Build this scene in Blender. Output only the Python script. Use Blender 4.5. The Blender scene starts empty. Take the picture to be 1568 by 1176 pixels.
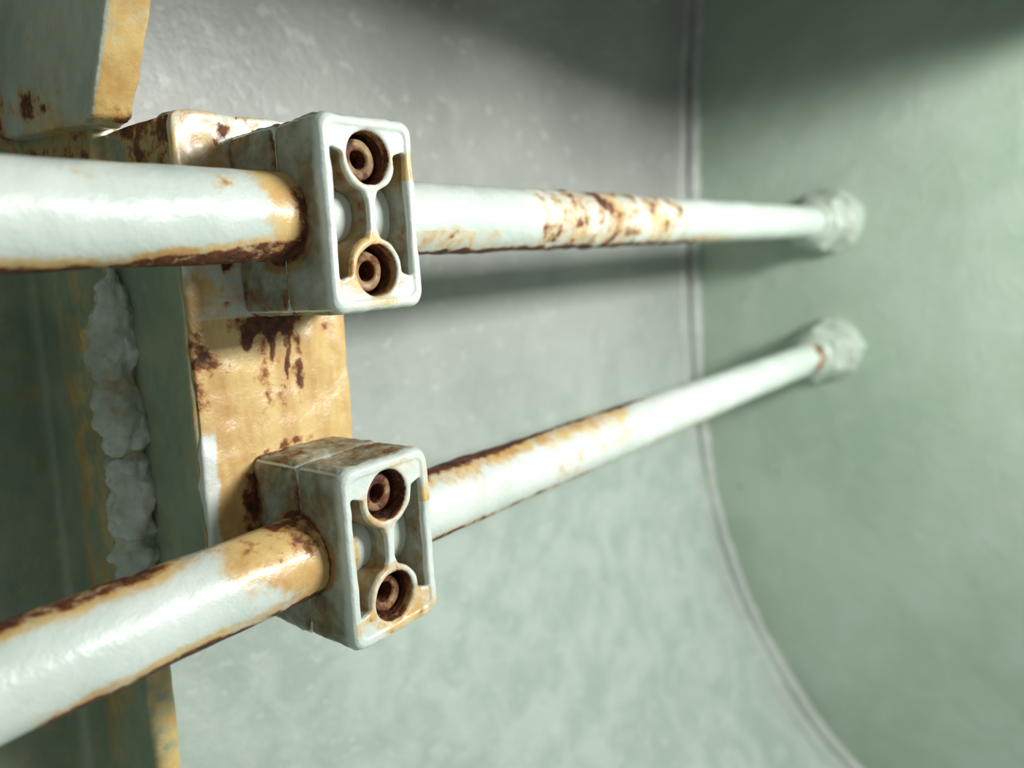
import bpy, bmesh, math
from mathutils import Vector, Matrix, noise

S = 0.025          # one modelling unit = one pipe diameter = 25 mm
sc = bpy.context.scene
try:
    sc.view_settings.view_transform = 'Standard'
    sc.view_settings.look = 'None'
except Exception:
    pass

# ------------------------------------------------------------------ helpers
def sm(a, b, x):
    if a == b: return 1.0 if x > a else 0.0
    t = max(0.0, min(1.0, (x-a)/(b-a)))
    return t*t*(3-2*t)
def N(x, y, z, s=1.0, o=0.0):
    return noise.noise(Vector((x*s+o, y*s+o*0.7, z*s-o*0.3)))
def F(x, y, z, s=1.0, o=0.0, octv=4):
    return noise.fractal(Vector((x*s+o, y*s+o*0.7, z*s-o*0.3)), 1.0, 2.0, octv)
def win(a, b, w, x):
    return sm(a-w, a+w, x)*(1-sm(b-w, b+w, x))
def bell(c, w, x): return math.exp(-((x-c)/w)**2)

def make_obj(name, verts, faces, mat, attrs=None, parent=None):
    me = bpy.data.meshes.new(name)
    me.from_pydata([(v[0]*S, v[1]*S, v[2]*S) for v in verts], [], faces)
    me.validate()
    bm = bmesh.new(); bm.from_mesh(me)
    bmesh.ops.recalc_face_normals(bm, faces=bm.faces)
    bm.to_mesh(me); bm.free()
    for p in me.polygons: p.use_smooth = True
    if attrs:
        for k, vals in attrs.items():
            a = me.attributes.new(k, 'FLOAT', 'POINT')
            a.data.foreach_set('value', vals)
    me.materials.append(mat)
    ob = bpy.data.objects.new(name, me)
    sc.collection.objects.link(ob)
    if parent: ob.parent = parent
    return ob

def loft(loops, closed=True, caps=False):
    n = len(loops[0]); verts = [p for l in loops for p in l]; faces = []
    m = len(loops)
    rng = range(m) if closed else range(m-1)
    for i in rng:
        j = (i+1) % m
        for k in range(n):
            k2 = (k+1) % n
            faces.append((i*n+k, i*n+k2, j*n+k2, j*n+k))
    if caps:
        faces.append(tuple(range(n))[::-1])
        faces.append(tuple((m-1)*n+k for k in range(n)))
    return verts, faces

def rr(cx, cz, hw, hh, r, n=8):
    out = []
    r = min(r, hw-1e-4, hh-1e-4)
    for q, (sx, sz) in enumerate(((1, 1), (-1, 1), (-1, -1), (1, -1))):
        for i in range(n):
            a = math.pi/2*(q + i/(n-1))
            out.append((cx+sx*(hw-r)+r*math.cos(a), cz+sz*(hh-r)+r*math.sin(a)))
    return out
def at_y(loop, y): return [(p[0], y, p[1]) for p in loop]

def box(x0, x1, y0, y1, z0, z1):
    v = [(x, y, z) for x in (x0, x1) for y in (y0, y1) for z in (z0, z1)]
    f = [(0, 1, 3, 2), (4, 6, 7, 5), (0, 4, 5, 1), (2, 3, 7, 6), (0, 2, 6, 4), (1, 5, 7, 3)]
    return v, f
def poly_x(pts, x0, x1):   # polygon in y-z plane, extruded along x
    return loft([[(x0, p[0], p[1]) for p in pts], [(x1, p[0], p[1]) for p in pts]], closed=False, caps=True)

def remesh(pieces, voxel, smooth_it):
    verts, faces = [], []
    for v, f in pieces:
        o = len(verts); verts += list(v); faces += [tuple(i+o for i in ff) for ff in f]
    me = bpy.data.meshes.new('tmp'); me.from_pydata(verts, [], faces)
    bm = bmesh.new(); bm.from_mesh(me)
    bmesh.ops.recalc_face_normals(bm, faces=bm.faces)
    bm.to_mesh(me); bm.free()
    ob = bpy.data.objects.new('tmp', me); sc.collection.objects.link(ob)
    m = ob.modifiers.new('r', 'REMESH'); m.mode = 'VOXEL'; m.voxel_size = voxel
    s = ob.modifiers.new('s', 'SMOOTH'); s.factor = 0.5; s.iterations = smooth_it
    dg = bpy.context.evaluated_depsgraph_get(); dg.update()
    ev = ob.evaluated_get(dg); m2 = ev.to_mesh()
    V = [v.co.copy() for v in m2.vertices]; NN = [v.normal.copy() for v in m2.vertices]
    Fc = [tuple(p.vertices) for p in m2.polygons]
    ev.to_mesh_clear()
    bpy.data.objects.remove(ob); bpy.data.meshes.remove(me)
    return V, NN, Fc

def tube(path, rad_fn, n=16, sx=1.0):
    loops = []
    for i, p in enumerate(path):
        p = Vector(p)
        t = (Vector(path[min(i+1, len(path)-1)])-Vector(path[max(i-1, 0)])).normalized()
        a = Vector((1, 0, 0)) if abs(t.x) < 0.8 else Vector((0, 0, 1))
        u = t.cross(a).normalized(); w = t.cross(u)
        loops.append([tuple(p+(u*math.cos(2*math.pi*k/n)+w*sx*math.sin(2*math.pi*k/n))*rad_fn(i, k/n, p)) for k in range(n)])
    return loft(loops, closed=False, caps=True)

# ------------------------------------------------------------------ materials
class NT:
    def __init__(s, name):
        s.m = bpy.data.materials.new(name); s.m.use_nodes = True
        s.t = s.m.node_tree; s.n = s.t.nodes; s.b = s.n['Principled BSDF']
        g = s.n.new('ShaderNodeNewGeometry'); v = s.n.new('ShaderNodeVectorMath'); v.operation = 'SCALE'
        v.inputs['Scale'].default_value = 1/S
        s.t.links.new(g.outputs['Position'], v.inputs[0]); s.P = v.outputs[0]
    def L(s, a, b): s.t.links.new(a, b)
    def stretch(s, sx, sy, sz):
        v = s.n.new('ShaderNodeVectorMath'); v.operation = 'MULTIPLY'; v.inputs[1].default_value = (sx, sy, sz)
        s.L(s.P, v.inputs[0]); return v.outputs[0]
    def noise(s, scale, detail=5, rough=0.55, vec=None, dist=0.0):
        x = s.n.new('ShaderNodeTexNoise'); x.inputs['Scale'].default_value = scale
        x.inputs['Detail'].default_value = detail; x.inputs['Roughness'].default_value = rough
        x.inputs['Distortion'].default_value = dist
        s.L(vec or s.P, x.inputs['Vector']); return x.outputs['Fac']
    def attr(s, name):
        x = s.n.new('ShaderNodeAttribute'); x.attribute_name = name; return x.outputs['Fac']
    def math(s, op, a, b=None, c=None):
        x = s.n.new('ShaderNodeMath'); x.operation = op
        for i, v in enumerate((a, b, c)):
            if v is None: continue
            if isinstance(v, (int, float)): x.inputs[i].default_value = v
            else: s.L(v, x.inputs[i])
        return x.outputs[0]
    def step(s, a, b, v, lo=0.0, hi=1.0):
        x = s.n.new('ShaderNodeMapRange'); x.interpolation_type = 'SMOOTHSTEP'
        x.inputs['From Min'].default_value = a; x.inputs['From Max'].default_value = b
        x.inputs['To Min'].default_value = lo; x.inputs['To Max'].default_value = hi
        s.L(v, x.inputs['Value']); return x.outputs[0]
    def mix(s, f, a, b):
        x = s.n.new('ShaderNodeMix'); x.data_type = 'RGBA'
        for sock, v in ((x.inputs[0], f), (x.inputs[6], a), (x.inputs[7], b)):
            if isinstance(v, (int, float)): sock.default_value = v
            elif isinstance(v, tuple): sock.default_value = (*v, 1)
            else: s.L(v, sock)
        return x.outputs[2]
    def bump(s, h, strength, dist):
        x = s.n.new('ShaderNodeBump'); x.inputs['Strength'].default_value = strength
        x.inputs['Distance'].default_value = dist*S
        s.L(h, x.inputs['Height']); s.L(x.outputs[0], s.b.inputs['Normal'])

def paint_mat(name, base, base2, rough=0.31, peel=1.0, grime_shade=(0.115, 0.12, 0.06), drip=False):
    t = NT(name)
    n1 = t.noise(0.9, 5); n2 = t.noise(2.6, 7, 0.58, dist=0.3); n3 = t.noise(9.0, 6, 0.6); n4 = t.noise(26, 3)
    nb = t.noise(1.6, 4, 0.5, vec=t.stretch(2.2, 1, 0.5) if drip else None)
    col = t.mix(t.step(0.35, 0.65, n1), base, base2)
    gr = t.math('MULTIPLY', t.attr('grime_shade'), t.step(0.3, 0.65, n2, 0.65, 1.0))  # one attribute carries both olive grime and painted shade
    ra = t.attr('rust'); sa = t.attr('stain')
    j = t.math('MULTIPLY', t.math('SUBTRACT', t.math('ADD', t.math('MULTIPLY', n2, 0.65), t.math('MULTIPLY', n3, 0.35)), 0.5), 2.0)
    r = t.math('ADD', ra, j); st = t.math('ADD', sa, t.math('MULTIPLY', j, 0.8))
    halo = t.step(0.15, 0.55, r, 0, 0.8)
    sl = t.step(0.25, 0.75, st, 0, 0.92)
    stf = t.math('MAXIMUM', sl, halo)
    deep = t.math('ADD', t.math('MULTIPLY', t.step(0.36, 0.66, nb), 0.55), t.math('MULTIPLY', t.step(0.3, 0.7, n3), 0.2))
    deep = t.math('MAXIMUM', deep, t.step(0.30, 0.54, r))
    stc = t.mix(deep, (0.74, 0.53, 0.19), (0.47, 0.205, 0.03))
    col = t.mix(stf, col, stc)
    col = t.mix(t.math('MULTIPLY', gr, 0.88), col, t.mix(stf, grime_shade, (0.15, 0.075, 0.028)))
    rc = t.mix(t.step(0.35, 0.68, n3), (0.040, 0.015, 0.010), (0.19, 0.052, 0.015))
    rf = t.step(0.49, 0.66, r)
    col = t.mix(rf, col, rc)
    t.L(col, t.b.inputs['Base Color'])
    dull = t.math('MAXIMUM', rf, gr)
    t.L(t.math('ADD', t.math('MULTIPLY', dull, 0.35), t.math('ADD', t.math('MULTIPLY', n3, 0.18), rough-0.08)), t.b.inputs['Roughness'])
    t.L(t.math('MULTIPLY', t.math('SUBTRACT', 1.0, dull), 0.2), t.b.inputs['Coat Weight'])
    h = t.math('ADD', t.math('MULTIPLY', n2, 0.55*peel), t.math('MULTIPLY', n4, 0.07*peel))
    h = t.math('ADD', h, t.math('MULTIPLY', n3, 0.12*peel))
    h = t.math('ADD', h, t.math('MULTIPLY', t.math('MULTIPLY', rf, n3), 0.9))
    t.bump(h, 0.45, 0.10)
    t.b.inputs['Coat Roughness'].default_value = 0.16
    return t.m

M_white = paint_mat('chipped_white_paint', (0.60, 0.69, 0.625), (0.69, 0.76, 0.70))
M_plate = paint_mat('stained_white_paint', (0.60, 0.685, 0.625), (0.69, 0.755, 0.70), drip=True)
M_green = paint_mat('weathered_green_paint', (0.21, 0.29, 0.21), (0.30, 0.36, 0.25), rough=0.3)

def wall_mat(name, a, b, c, kind):
    t = NT(name)
    n1 = t.noise(0.22, 6, 0.55); n2 = t.noise(0.8, 7, 0.58, dist=0.4); n3 = t.noise(5, 3)
    n4 = t.noise(0.9, 7, 0.7, vec=t.stretch(0.7, 1, 1.0), dist=0.8)
    col = t.mix(t.step(0.35, 0.66, n1), a, b)
    sep = t.n.new('ShaderNodeSeparateXYZ'); t.L(t.P, sep.inputs[0])
    if kind == 'back':
        low = t.step(1.0, -9.0, sep.outputs[2])
        col = t.mix(low, col, t.mix(t.step(0.36, 0.64, n2), (0.40, 0.485, 0.425), (0.49, 0.57, 0.51)))
        col = t.mix(t.step(0.50, 0.74, n4, 0, 0.45), col, c)
        fleck = t.noise(2.6, 2, 0.5, vec=t.stretch(1.0, 1.0, 1.3))
        col = t.mix(t.step(0.63, 0.71, fleck, 0, 0.30), col, (0.70, 0.73, 0.70))
    else:
        col = t.mix(t.step(0.45, 0.75, n2, 0, 0.3), col, c)
        spk = t.noise(1.3, 3, 0.6)
        col = t.mix(t.step(0.73, 0.76, spk, 0, 0.8), col, (0.12, 0.10, 0.07))
    t.L(col, t.b.inputs['Base Color'])
    t.L(t.step(0.3, 0.7, n2, 0.40, 0.52), t.b.inputs['Roughness'])
    h = t.math('ADD', t.math('MULTIPLY', n2, 0.5), t.math('MULTIPLY', n3, 0.22 if kind == 'back' else 0.04))
    t.bump(h, 0.5, 0.24)
    return t.m
M_back = wall_mat('grey_tank_paint', (0.32, 0.335, 0.31), (0.40, 0.415, 0.385), (0.50, 0.525, 0.49), 'back')
M_end = wall_mat('green_tank_paint', (0.37, 0.47, 0.37), (0.44, 0.535, 0.44), (0.53, 0.605, 0.53), 'end')
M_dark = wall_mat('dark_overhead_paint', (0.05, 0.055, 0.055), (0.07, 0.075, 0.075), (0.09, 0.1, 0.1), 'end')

# ------------------------------------------------------------------ tank walls
XE = 28.5
prof = [(-26.5, -8), (-25.2, -3), (-24.2, 0), (-22.6, 4), (-20.6, 6.8), (-18.5, 8.8), (-14.8, 11.0), (-10.1, 12.5),
        (-4.6, 13.04), (2.3, 13.0), (6.5, 12.8), (9.5, 12.5), (11.5, 12.3)]
def catmull(pts, per):
    out = []
    for i in range(len(pts)-1):
        p0 = Vector(pts[max(i-1, 0)]); p1 = Vector(pts[i]); p2 = Vector(pts[i+1]); p3 = Vector(pts[min(i+2, len(pts)-1)])
        for k in range(per):
            t = k/per
            out.append(0.5*((2*p1)+(p2-p0)*t+(2*p0-5*p1+4*p2-p3)*t*t+(3*p1-p0-3*p2+p3)*t**3))
    out.append(Vector(pts[-1])); return out
pr = catmull(prof, 14)      # (z, y)
nx = 200; verts = []; faces = []
for i in range(nx+1):
    x = -24 + (XE+24)*i/nx
    for p in pr:
        verts.append((x, p[1]+0.10*N(x, p[1], p[0], 0.25), p[0]))
m = len(pr)
for i in range(nx):
    for k in range(m-1):
        faces.append((i*m+k, (i+1)*m+k, (i+1)*m+k+1, i*m+k+1))
o = len(verts)
for x in (-24, XE):
    for p in pr: verts.append((x, p[1]+0.6, p[0]-0.2))
for k in range(m-1): faces.append((o+k, o+k+1, o+m+k+1, o+m+k))
make_obj('wall_back', verts, faces, M_back)

verts = []; faces = []; ny = 90; nz = 120
for i in range(ny+1):
    for k in range(nz+1):
        y = -8+21.8*i/ny; z = -27+38.5*k/nz
        verts.append((XE+0.10*N(0, y, z, 0.22, 3), y, z))
for i in range(ny):
    for k in range(nz):
        a = i*(nz+1)+k; faces.append((a, a+1, a+nz+2, a+nz+1))
o = len(verts); verts += [(XE+0.6, -8, -27), (XE+0.6, 13.8, -27), (XE+0.6, 13.8, 11.5), (XE+0.6, -8, 11.5)]
faces.append((o, o+1, o+2, o+3))
make_obj('wall_right', verts, faces, M_end)

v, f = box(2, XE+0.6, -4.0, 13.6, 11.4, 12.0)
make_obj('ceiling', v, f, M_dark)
# added off-camera shadow blocker: web and flange, underside sloped to shape the upper shadow
def blocker_z(x): return 5.30-(min(x, 22.5)-12)*0.06+max(0, x-22.5)*0.24
xs_b = [6.1+k*0.74 for k in range(31)]
webp = loft([[(x, -1.2, blocker_z(x)+.2), (x, -0.8, blocker_z(x)+.2), (x, -0.8, 11.4), (x, -1.2, 11.4)] for x in xs_b], closed=False, caps=True)
flp = loft([[(x, -1.8, blocker_z(x)), (x, -0.2, blocker_z(x)), (x, -0.2, blocker_z(x)+.35), (x, -1.8, blocker_z(x)+.35)] for x in xs_b], closed=False, caps=True)
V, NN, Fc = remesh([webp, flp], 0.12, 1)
make_obj('shadow_blocker', V, Fc, M_dark)

# corner weld: irregular bead plus the edge of the lap strip
zs = [p for p in pr if p[0] < 11.2]
cc = catmull([(q[0], q[1]) for q in zs], 3)
vA, fA = tube([(XE-0.10, p[1]-0.10, p[0]) for p in cc], lambda i, k, p: 0.26+0.07*N(p.x, p.y, p.z, 1.6)+0.05*N(k*6, p.y, p.z, 2.5), 14)
vB, fB = tube([(XE-1.0+0.08*N(0, p[1], p[0], 0.8), p[1]+0.05, p[0]) for p in cc], lambda i, k, p: 0.18+0.11*N(p.x, p.y, p.z, 0.9, 5), 12)
o = len(vA)
M_seam = wall_mat('seam_paint', (0.42, 0.46, 0.42), (0.48, 0.52, 0.47), (0.57, 0.60, 0.55), 'end')
make_obj('weld_seam', vA+vB, fA+[tuple(i+o for i in ff) for ff in fB], M_seam)

# ------------------------------------------------------------------ pipes
def pipe(name, yf, zf, rustf, x0=-10, x1=27.6, seed=0.0):
    na = 120; verts = []; at = {'rust': [], 'stain': [], 'grime_shade': []}
    xs = []; x = x0
    while x < x1:
        xs.append(x); x += 0.032 if 1.5 < x < 16 else 0.09
    xs.append(x1)
    for x in xs:
        cy, cz = yf(x), zf(x)
        for k in range(na):
            a = 2*math.pi*k/na
            dy, dz = -math.cos(a), math.sin(a)
            px, py, pz = x, cy+dy*0.5, cz+dz*0.5
            r, s, g, blister = rustf(x, a, px, py, pz)
            rad = 0.5+0.018*N(px, py, pz, 1.1, seed)+0.008*N(px, py, pz, 3.2, seed)+blister
            verts.append((x, cy+dy*rad, cz+dz*rad))
            at['rust'].append(r); at['stain'].append(s); at['grime_shade'].append(g)
    faces = []
    for i in range(len(xs)-1):
        for k in range(na):
            k2 = (k+1) % na
            faces.append((i*na+k, (i+1)*na+k, (i+1)*na+k2, i*na+k2))
    faces.append(tuple(range(na))); faces.append(tuple((len(xs)-1)*na+k for k in range(na)))
    return make_obj(name, verts, faces, M_white, at)

def rust_top(x, a, px, py, pz):
    s = math.sin(a); n = F(px, py, pz, 1.0, 2.0); n2 = N(px, py, pz, 3.0, 9)
    r = 0; st = 0.02
    if x < 5.4:
        lim = -0.90+0.30*sm(3.0, 5.0, x)+0.07*n
        r = max(r, 0.74*(1-sm(lim-0.06, lim+0.08, s)))
        st = max(st, 0.75*(1-sm(lim, lim+0.30, s)))
    ring = sm(4.35+0.3*n, 5.0, x)*(1-sm(5.5, 5.6, x)); st = max(st, ring*0.95)
    r = max(r, sm(4.85, 5.15, x+0.12*n2)*(1-sm(5.5, 5.6, x))*(0.54-0.2*s))
    r = max(r, 0.38*win(4.1, 4.5, 0.12, x)*win(0.50, 0.85, 0.1, s))
    pw = win(9.7, 15.3, 0.7, x)
    pt = pw*(0.27+0.66*max(0, F(px*0.9, py, pz, 2.6, 23)))
    r = max(r, pt); st = max(st, pw*(0.45+0.25*n))
    r = max(r, 0.5*bell(7.7, 0.2, x)*bell(-0.5, 0.22, s))
    under = win(6.5, 16.5, 0.4, x)*(1-sm(-0.95, -0.78, s+0.06*n2)); r = max(r, under*0.8)
    st = max(st, win(6.5, 9.0, 0.8, x)*(0.5 if s < -0.4 else 0.12))
    if s < -0.2: st = max(st, 0.55*win(14.5, 19, 1.5, x)*(1-sm(-0.9, -0.2, s)))
    bl = 0.035*max(0, N(px, py, pz, 3.4, 17))*pw+0.03*max(0, n2)*under
    return r, st, 0.0, bl
def rust_low(x, a, px, py, pz):
    a2 = a-math.radians(22); s = math.sin(a2); n = F(px, py, pz, 1.0, 7.0); n2 = N(px, py, pz, 3.0, 4)
    r = 0; st = 0.02
    t1 = (1-sm(2.9, 3.8, x))*sm(0.66, 0.90, s+0.08*n); r = max(r, 0.66*t1)
    st = max(st, (1-sm(3.2, 4.0, x))*sm(0.35, 0.85, s+0.1*n)*0.7)
    t2 = win(6.3, 14.0, 0.8, x)*sm(0.42+0.42*sm(7, 11, x), 0.9, s+0.12*n); r = max(r, 0.85*t2)
    st = max(st, win(6.3, 13.0, 1.0, x)*(0.25+0.45*sm(0.1, 0.8, s)+0.25*n))
    u1 = win(1.8, 5.3, 0.5, x)*(1-sm(-0.97, -0.80, s+0.05*n)); r = max(r, 0.75*u1); st = max(st, 0.7*win(1.8, 5.3, 0.5, x)*(1-sm(-0.9, -0.55, s+0.1*n)))
    u2 = win(6.3, 11.5, 0.6, x)*(1-sm(-0.97, -0.78, s+0.05*n)); r = max(r, 0.6*u2); st = max(st, 0.75*u2)
    ring = sm(3.4+0.35*n, 4.2, x)*(1-sm(5.4, 5.5, x)); st = max(st, ring*0.8*sm(-0.9, 0.2, s+0.4*n+0.8*sm(4.0, 4.7, x)))
    r = max(r, (0.28*sm(3.6, 4.2, x)+0.32*sm(4.4, 4.8, x+0.25*n2))*(1-sm(5.4, 5.5, x))*(0.85+0.7*n+0.35*s))
    r = max(r, 0.6*win(24.9, 26.2, 0.15, x)*(0.7+n)); st = max(st, 0.4*win(12, 18, 1.5, x)*(1-sm(-0.9, -0.4, s)))
    return r, st, 0.0, 0.03*max(0, n2)*t2
pipe('steel_pipe', lambda x: 7.4+0.0145*(x-2.4), lambda x: 0.743+max(0, x-7.6)*0.0024, rust_top, seed=1.0)
def zlow(x):
    d = x-6.0; soft = math.log(1+math.exp(min(30, d*1.5)))/1.5
    return -3.275-0.0265*soft
pipe('steel_pipe', lambda x: 7.4+0.0145*(x-2.4), zlow, rust_low, seed=12.0)

# ------------------------------------------------------------------ pipe clamps
def clamp_pieces():
    P = []
    hw, hh = 0.70, 1.10; D = 0.55
    def lay(ins, y, r=0.17): return at_y(rr(0, 0, hw-ins, hh-ins, r), y)
    inn = lambda ins, y: at_y(rr(0, 0, 0.545+ins, 0.95+ins, 0.10), y)
    P.append(loft([lay(0, D+.03), lay(0, 0.09), lay(0.02, 0.03), lay(0.05, 0.0), inn(0.03, 0.0), inn(0.005, 0.03), inn(0, D+.03)]))
    P.append(loft([lay(0, D), lay(0, 0.80), lay(0.02, 0.83)], closed=False, caps=True))
    P.append(loft([lay(0.05, 0.78), lay(0.05, 0.95)], closed=False, caps=True))
    P.append(loft([lay(0.02, 0.885), lay(0, 0.92), lay(0, 1.72), lay(0.02, 1.76)], closed=False, caps=True))
    for sgn in (1, -1):
        cz = 0.64*sgn; n = 72
        def outer(rc, y):
            L = []
            for k in range(n):
                a = 2*math.pi*k/n; ca, sa = math.cos(a), math.sin(a)
                if sa*sgn > 0.12:
                    R = min(0.60/max(abs(ca), 1e-3), 0.40/max(abs(sa), 1e-3)); R = min(R, 0.68)
                else: R = rc
                L.append((ca*R, y, cz+sa*R))
            return L
        def circ(r, y): return [(math.cos(2*math.pi*k/n)*r, y, cz+math.sin(2*math.pi*k/n)*r) for k in range(n)]
        P.append(loft([outer(0.40, D+.03), outer(0.395, 0.06), outer(0.375, 0.02), circ(0.325, 0.02), circ(0.30, 0.06), circ(0.295, D+.03)]))
        # socket head bolt sunk in its counterbore
        P.append(loft([circ(0.235, D+.03), circ(0.235, 0.24), circ(0.215, 0.205), circ(0.135, 0.21), circ(0.115, 0.24), circ(0.105, D+.03)]))
    half = [(0.20, 0.34), (0.11, 0.25), (0.065, 0.15), (0.06, 0.0), (0.065, -0.15), (0.11, -0.25), (0.20, -0.34)]
    lp = half+[(-a, b) for a, b in half[::-1]]
    P.append(loft([at_y([(a*0.75, b) for a, b in lp], 0.025), at_y(lp, 0.07), at_y(lp, D+.03)], closed=False, caps=True))
    return P
CV, CN, CF = remesh(clamp_pieces(), 0.0165, 3)
def clamp(cx, cz, seed, low):
    verts = []; at = {'rust': [], 'stain': [], 'grime_shade': []}
    y0 = 6.6
    for p, nn in zip(CV, CN):
        x, y, z = p
        d = 0.020*N(x, y, z, 2.2, seed)+0.010*N(x, y, z, 6, seed)
        if (abs(x) > 0.66 or abs(z) > 1.06) and y > 0.1: d += 0.012*F(x, y, z, 9, seed, 2)
        q = (x+nn.x*d+cx+0.05*z*0.5, y+nn.y*d+y0, z+nn.z*d+cz)
        verts.append(q)
        n = F(x, y, z, 1.6, seed); n2 = F(x, y, z, 4, seed+4)
        r = st = g = 0.0
        rc = min(math.hypot(x, z-0.64), math.hypot(x, z+0.64))
        if y < 0.6 and abs(x) < 0.66 and abs(z) < 1.06:
            if rc < 0.31 and y > 0.04:
                r = 0.52+0.32*n2+(0.08 if low else 0.0); st = 0.95; g = 0.6+0.4*sm(0.05, 0.2, y)
                if rc < 0.12 or (rc > 0.245 and y > 0.15): r = 0.75; g = 0.9
            elif rc < 0.44: st = max(st, 0.36+0.35*n+(0.2 if z < 0 else 0)); r = 0.26*(z < 0 or n > 0)+0.1*n2
            pocket = y > 0.08 and abs(x) < 0.60 and rc > 0.36
            if pocket: st = max(st, 0.42+0.4*n+0.2*(y > 0.4)); r = max(r, 0.24+0.25*n2+0.1*(y > 0.4)); g = 0.9  # pocket recesses: shade painted dark along with the amber grime
            if y < 0.1 and z < -0.72: st = max(st, 0.46+0.5*n); r = max(r, 0.24)
            if y < 0.1 and x > 0.2 and z > 0.4: st = max(st, 0.34+0.4*n)
            if y < 0.1 and abs(x) < 0.2: st = max(st, 0.28+0.4*n)
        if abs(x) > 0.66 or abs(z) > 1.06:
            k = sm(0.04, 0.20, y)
            g = max(g, k*(1.0+0.5*n)); st = max(st, k*(0.24+0.4*n+0.22*sm(1.0, 1.7, y)))  # clamp sides: olive grime plus shading put into the colour
            r = max(r, k*(0.12+0.45*sm(1.45, 1.75, y)))
            if abs(y-0.855) < 0.07: r = max(r, 0.42)
            if x < -0.6:
                dd = math.hypot(y-0.85, z); st = max(st, 0.9*(1-sm(0.5, 0.72, dd+0.1*n))); r = max(r, 0.75*(1-sm(0.48, 0.62, dd)))
                if z < 0: st = max(st, 0.5*(1-sm(0.1, 0.35, abs(y-0.75)))*k)
            if z > 1.0 and low: st = max(st, k*0.5); r = max(r, k*(0.3+0.2*n2))
        at['rust'].append(r); at['stain'].append(st); at['grime_shade'].append(max(0, min(1, g)))
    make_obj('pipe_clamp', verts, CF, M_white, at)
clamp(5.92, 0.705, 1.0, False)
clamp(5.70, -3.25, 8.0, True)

# ------------------------------------------------------------------ support bracket
br = bpy.data.objects.new('support_bracket', None); sc.collection.objects.link(br)
def shear(p): return Vector((p[0]+0.045*p[2], p[1], p[2]))
def steel(name, pieces, voxel, smit, mat, attrf, amp=0.02, seed=0.0, fine=0.0):
    V, NN, Fc = remesh(pieces, voxel, smit)
    verts = []; at = {'rust': [], 'stain': [], 'grime_shade': []}
    for p, nn in zip(V, NN):
        d = amp*(N(p.x, p.y, p.z, 1.3, seed)+0.5*N(p.x, p.y, p.z, 4, seed))
        if fine: d += fine*F(p.x, p.y, p.z, 5.0, seed, 3)
        verts.append(shear(p+nn*d))
        r, s, g = attrf(p.x, p.y, p.z); at['rust'].append(r); at['stain'].append(s); at['grime_shade'].append(g)
    return make_obj(name, verts, Fc, mat, at, br)

def a_plate(x, y, z):
    n = F(x, y, z, 1.0, 3); n2 = F(x, y, z, 3, 8)
    st = 1.0+0.2*n; r = -0.05+0.10*n2; g = 0.0
    w = x+0.04*N(0, 0, z, 3)
    L = -0.62-0.55*bell(5.55, 0.07, w)-0.75*bell(5.78, 0.055, w)-0.25*bell(5.2, 0.12, w)-0.12*n2
    if z < -0.1: r = max(r, 0.74*sm(L-0.10, L+0.20, z)*win(4.95, 6.2, 0.25, x))
    dr = max(0, N(x*3.2, 0, z*0.25, 1.6, 4))
    r = max(r, 0.60*dr*win(-2.0, -0.5, 0.3, z)*win(4.8, 6.3, 0.3, x)+0.14*win(-1.6, -0.5, 0.3, z))
    r = max(r, 0.54*win(-1.6, -0.4, 0.2, z)*(1-sm(4.68, 4.92, x+0.25*n)))
    r = max(r, 0.45*bell(-0.62, 0.1, z)*bell(6.4, 0.15, x))
    r = max(r, 0.58*win(-2.25, -2.0, 0.12, z)*win(4.95, 6.3, 0.2, x)*(0.6+n2))
    if z > -0.4: st = 0.40+0.5*n; r = 0.30+0.5*n2 if x > 4.95 else r
    st -= 0.9*(1-sm(4.56, 4.72, x+0.15*n))*win(-3.2, -1.75, 0.2, z)
    if z < -2: r = max(r, 0.6*sm(4.8, 5.05, x)*(1-sm(-2.4, -2.1, z)))
    if y > 8.5 and x < 4.6: return 0.12, 0.15, 0.9
    return r, st, g
fr = [at_y(rr(5.63, -1.1, 1.15, 3.15, 0.12), 8.36), at_y(rr(5.63, -1.1, 1.15, 3.15, 0.12), 8.70)]
steel('mounting_plate', [loft(fr, closed=False, caps=True)], 0.03, 3, M_plate, a_plate, 0.035, 2)

def a_flange(x, y, z):
    n = F(x, y, z, 1.2, 6)
    return (0.5+0.4*n if z > 1.2 else 0.0), 0.08+0.3*n+(0.35 if y < 8.5 else 0), 0.1+0.2*n
steel('side_flange', [box(4.46, 4.80, 8.42, 10.2, -4.2, 2.0)], 0.04, 3, M_green, a_flange, 0.02, 5)

def a_web(x, y, z):
    n = F(x, y, z*0.4, 1.0, 11); n2 = F(x, y, z, 2.5, 3)
    if y < 10.13: return 0.08+0.2*n2, 0.42+0.5*n, 0
    st = 0.48*win(10.5, 11.8, 0.3, y+0.3*n)+0.25*n
    return (0.05+0.15*n2+(0.45*(1-sm(0.0, 0.7, abs(z-1.9))) if z > 1 else 0), st, 0.15+0.3*n)
steel('web_plate', [poly_x([(10.05, -11), (13.05, -11), (13.05, 3), (10.0, 3)], 4.32, 4.66),
                    box(-4, 4.5, 12.4, 12.8, -11, 9)], 0.06, 2, M_green, a_web, 0.02, 9)

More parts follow.
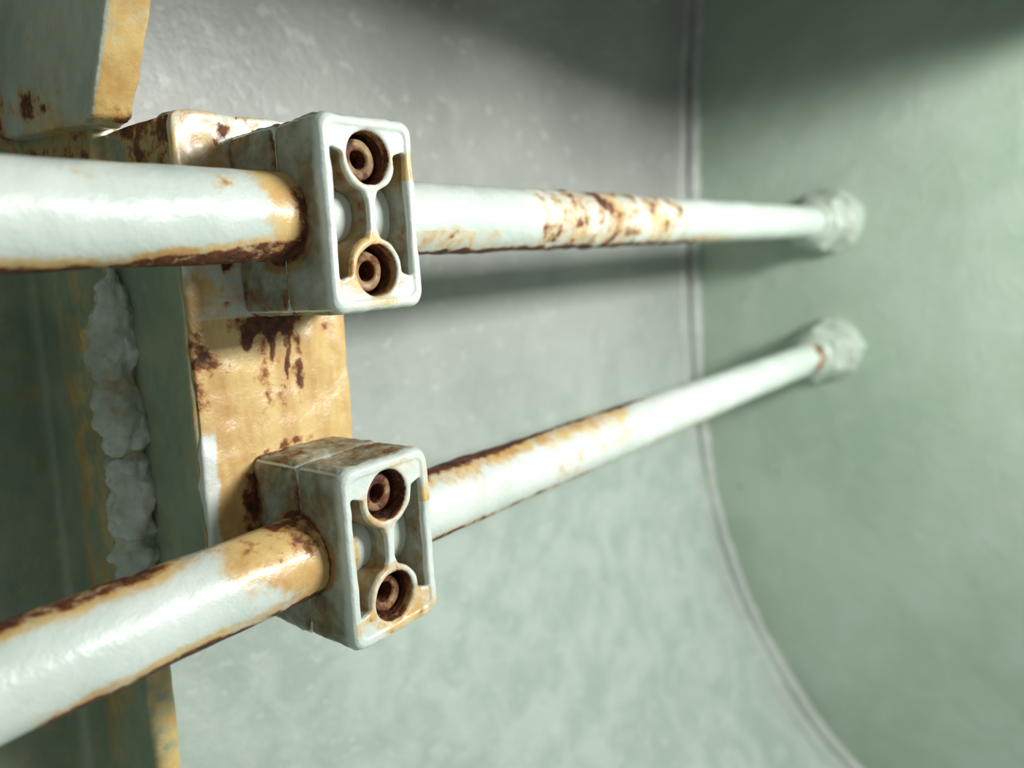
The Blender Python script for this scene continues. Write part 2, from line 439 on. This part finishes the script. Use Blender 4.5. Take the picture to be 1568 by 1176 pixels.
def a_up(x, y, z):
    n = F(x, y, z, 0.7, 21); n2 = F(x, y, z, 2.2, 5)
    e = 9.42-0.6*(z-2.05)
    if y < e+0.16 and x > 4.12:
        return 0.02+0.1*n2+0.45*(1-sm(2.05, 2.5, z)), 0.70+0.3*n+0.4*(1-sm(2.1, 3.0, z)), 0
    r = 0.05+0.15*n2
    r = max(r, 0.72*(1-sm(0.0, 0.40, abs(z-2.55+0.1*n)))*win(10.2, 11.9, 0.2, y)*(0.75+0.8*n2))
    r = max(r, 0.6*sm(11.9, 12.3, y+0.2*n2))
    return r, 0.15+0.3*n+0.35*(1-sm(2.0, 2.5, z)), 0.05
M_grn2 = paint_mat('pale_green_paint', (0.44, 0.50, 0.42), (0.54, 0.58, 0.50), rough=0.33)
steel('upper_gusset', [poly_x([(9.42, 2.10), (9.75, 2.03), (12.95, 2.35), (12.95, 8.0), (5.95, 8.0)], 4.08, 4.58)], 0.04, 5, M_grn2, a_up, 0.03, 15)

# irregular weld between flange and web, pinched in the middle
def bead(z0, z1, y):
    n = 150
    path = [(4.33+0.04*N(0, 0, z0+(z1-z0)*i/n, 1.5), y+0.09*N(0, 3, z0+(z1-z0)*i/n, 1.2), z0+(z1-z0)*i/n) for i in range(n+1)]
    def rad(i, k, p):
        notch = 1-0.42*bell(-2.05, 0.07, p.z)-0.30*bell(-3.2, 0.08, p.z)-0.2*bell(-1.1, 0.1, p.z)
        return (0.31+0.08*N(0, 0, p.z, 1.4, 4)+0.10*N(k*4, 0, p.z, 3.2, 9)+0.02*math.sin(p.z*22+4*N(0, 0, p.z, 1)))*notch*sm(0.55, -0.3, p.z)
    return tube(path, rad, 28, sx=0.95)
def a_bead(x, y, z):
    n = F(x, y, z, 1.6, 8); return 0.22*n+0.06+0.5*(1-sm(0.0, 0.12, abs(z+2.05))), 0.10+0.6*n+0.6*sm(9.98, 10.15, y), 0.15+0.8*n
M_bead = paint_mat('weld_paint', (0.38, 0.43, 0.36), (0.56, 0.60, 0.54))
steel('weld_bead', [bead(0.45, -4.6, 9.95)], 0.03, 2, M_bead, a_bead, 0.05, 3, 0.06)

# ------------------------------------------------------------------ bulkhead fittings
M_fit = paint_mat('fitting_paint', (0.42, 0.50, 0.42), (0.48, 0.56, 0.48), rough=0.4)
def fitting(cy, cz, rot, seed):
    hexl = lambda r, x: [(x, cy+r*math.cos(a), cz+r*math.sin(a)) for a in [rot+math.pi/3*k for k in range(6)]]
    circ = lambda r, x: [(x, cy+r*math.cos(2*math.pi*k/48), cz+r*math.sin(2*math.pi*k/48)) for k in range(48)]
    A = loft([circ(0.58, 26.1), circ(0.70, 26.2), circ(0.72, 26.6)], closed=False, caps=True)
    A = remesh([A], 0.04, 2)
    B_ = remesh([loft([hexl(0.86, 26.5), hexl(1.02, 26.68), hexl(1.02, 27.5), hexl(0.88, 27.66)], closed=False, caps=True)], 0.04, 2)
    C = remesh([loft([circ(0.82, 27.4), circ(0.84, 27.85), circ(1.06, 28.0), circ(1.18, XE+0.1)], closed=False, caps=True)], 0.04, 2)
    at = {'rust': [], 'stain': [], 'grime_shade': []}; verts = []; faces = []
    for V, NN, Fc in (A, B_, C):
        o = len(verts)
        for p, nn in zip(V, NN):
            d = 0.025*N(p.x, p.y, p.z, 2.0, seed)+0.12*sm(27.8, 28.0, p.x)*max(0, N(p.x, p.y, p.z, 2.4, seed+3)); verts.append(p+nn*d)
            at['rust'].append(0.0); at['stain'].append(0.0); at['grime_shade'].append(0.08+0.3*win(27.6, 27.95, 0.1, p.x))
        faces += [tuple(i+o for i in ff) for ff in Fc]
    make_obj('bulkhead_fitting', verts, faces, M_fit, at)
fitting(7.4+0.0145*24.8, 0.79, 0.25, 1.0)
fitting(7.4+0.0145*24.8, zlow(27.2), 0.5, 6.0)

# ------------------------------------------------------------------ lights
def area(name, loc, target, sx, sy, power, col):
    l = bpy.data.lights.new(name, 'AREA'); l.shape = 'RECTANGLE'; l.size = sx*S; l.size_y = sy*S
    l.energy = power; l.color = col
    o = bpy.data.objects.new(name, l); sc.collection.objects.link(o)
    o.location = Vector(loc)*S
    o.rotation_euler = (Vector(target)-Vector(loc)).to_track_quat('-Z', 'Y').to_euler()
area('hatch_light', (17, -14, 5.4), (16, 12, -3), 9, 3.4, 5.6, (1.0, 0.995, 0.97))
w = bpy.data.worlds.new('daylight'); sc.world = w; w.use_nodes = True
w.node_tree.nodes['Background'].inputs[0].default_value = (0.88, 0.96, 0.91, 1)
w.node_tree.nodes['Background'].inputs[1].default_value = 0.28

# ------------------------------------------------------------------ camera
cd = bpy.data.cameras.new('camera'); cam = bpy.data.objects.new('camera', cd); sc.collection.objects.link(cam)
R = Vector((.6163, -.7845, -.0690)); U = Vector((.1653, .0433, .9853)); B = Vector((-.77, -.6186, .1564))
R.normalize(); B = (B-R*B.dot(R)).normalized(); U = B.cross(R)
cam.matrix_world = Matrix(((R.x, U.x, B.x, 0), (R.y, U.y, B.y, 0), (R.z, U.z, B.z, 0), (0, 0, 0, 1)))
cd.sensor_width = 36; cd.lens = 26.0; cd.clip_start = 0.005; cd.clip_end = 50
cd.dof.use_dof = True; cd.dof.focus_distance = 8.8*S; cd.dof.aperture_fstop = 7.0
sc.camera = cam
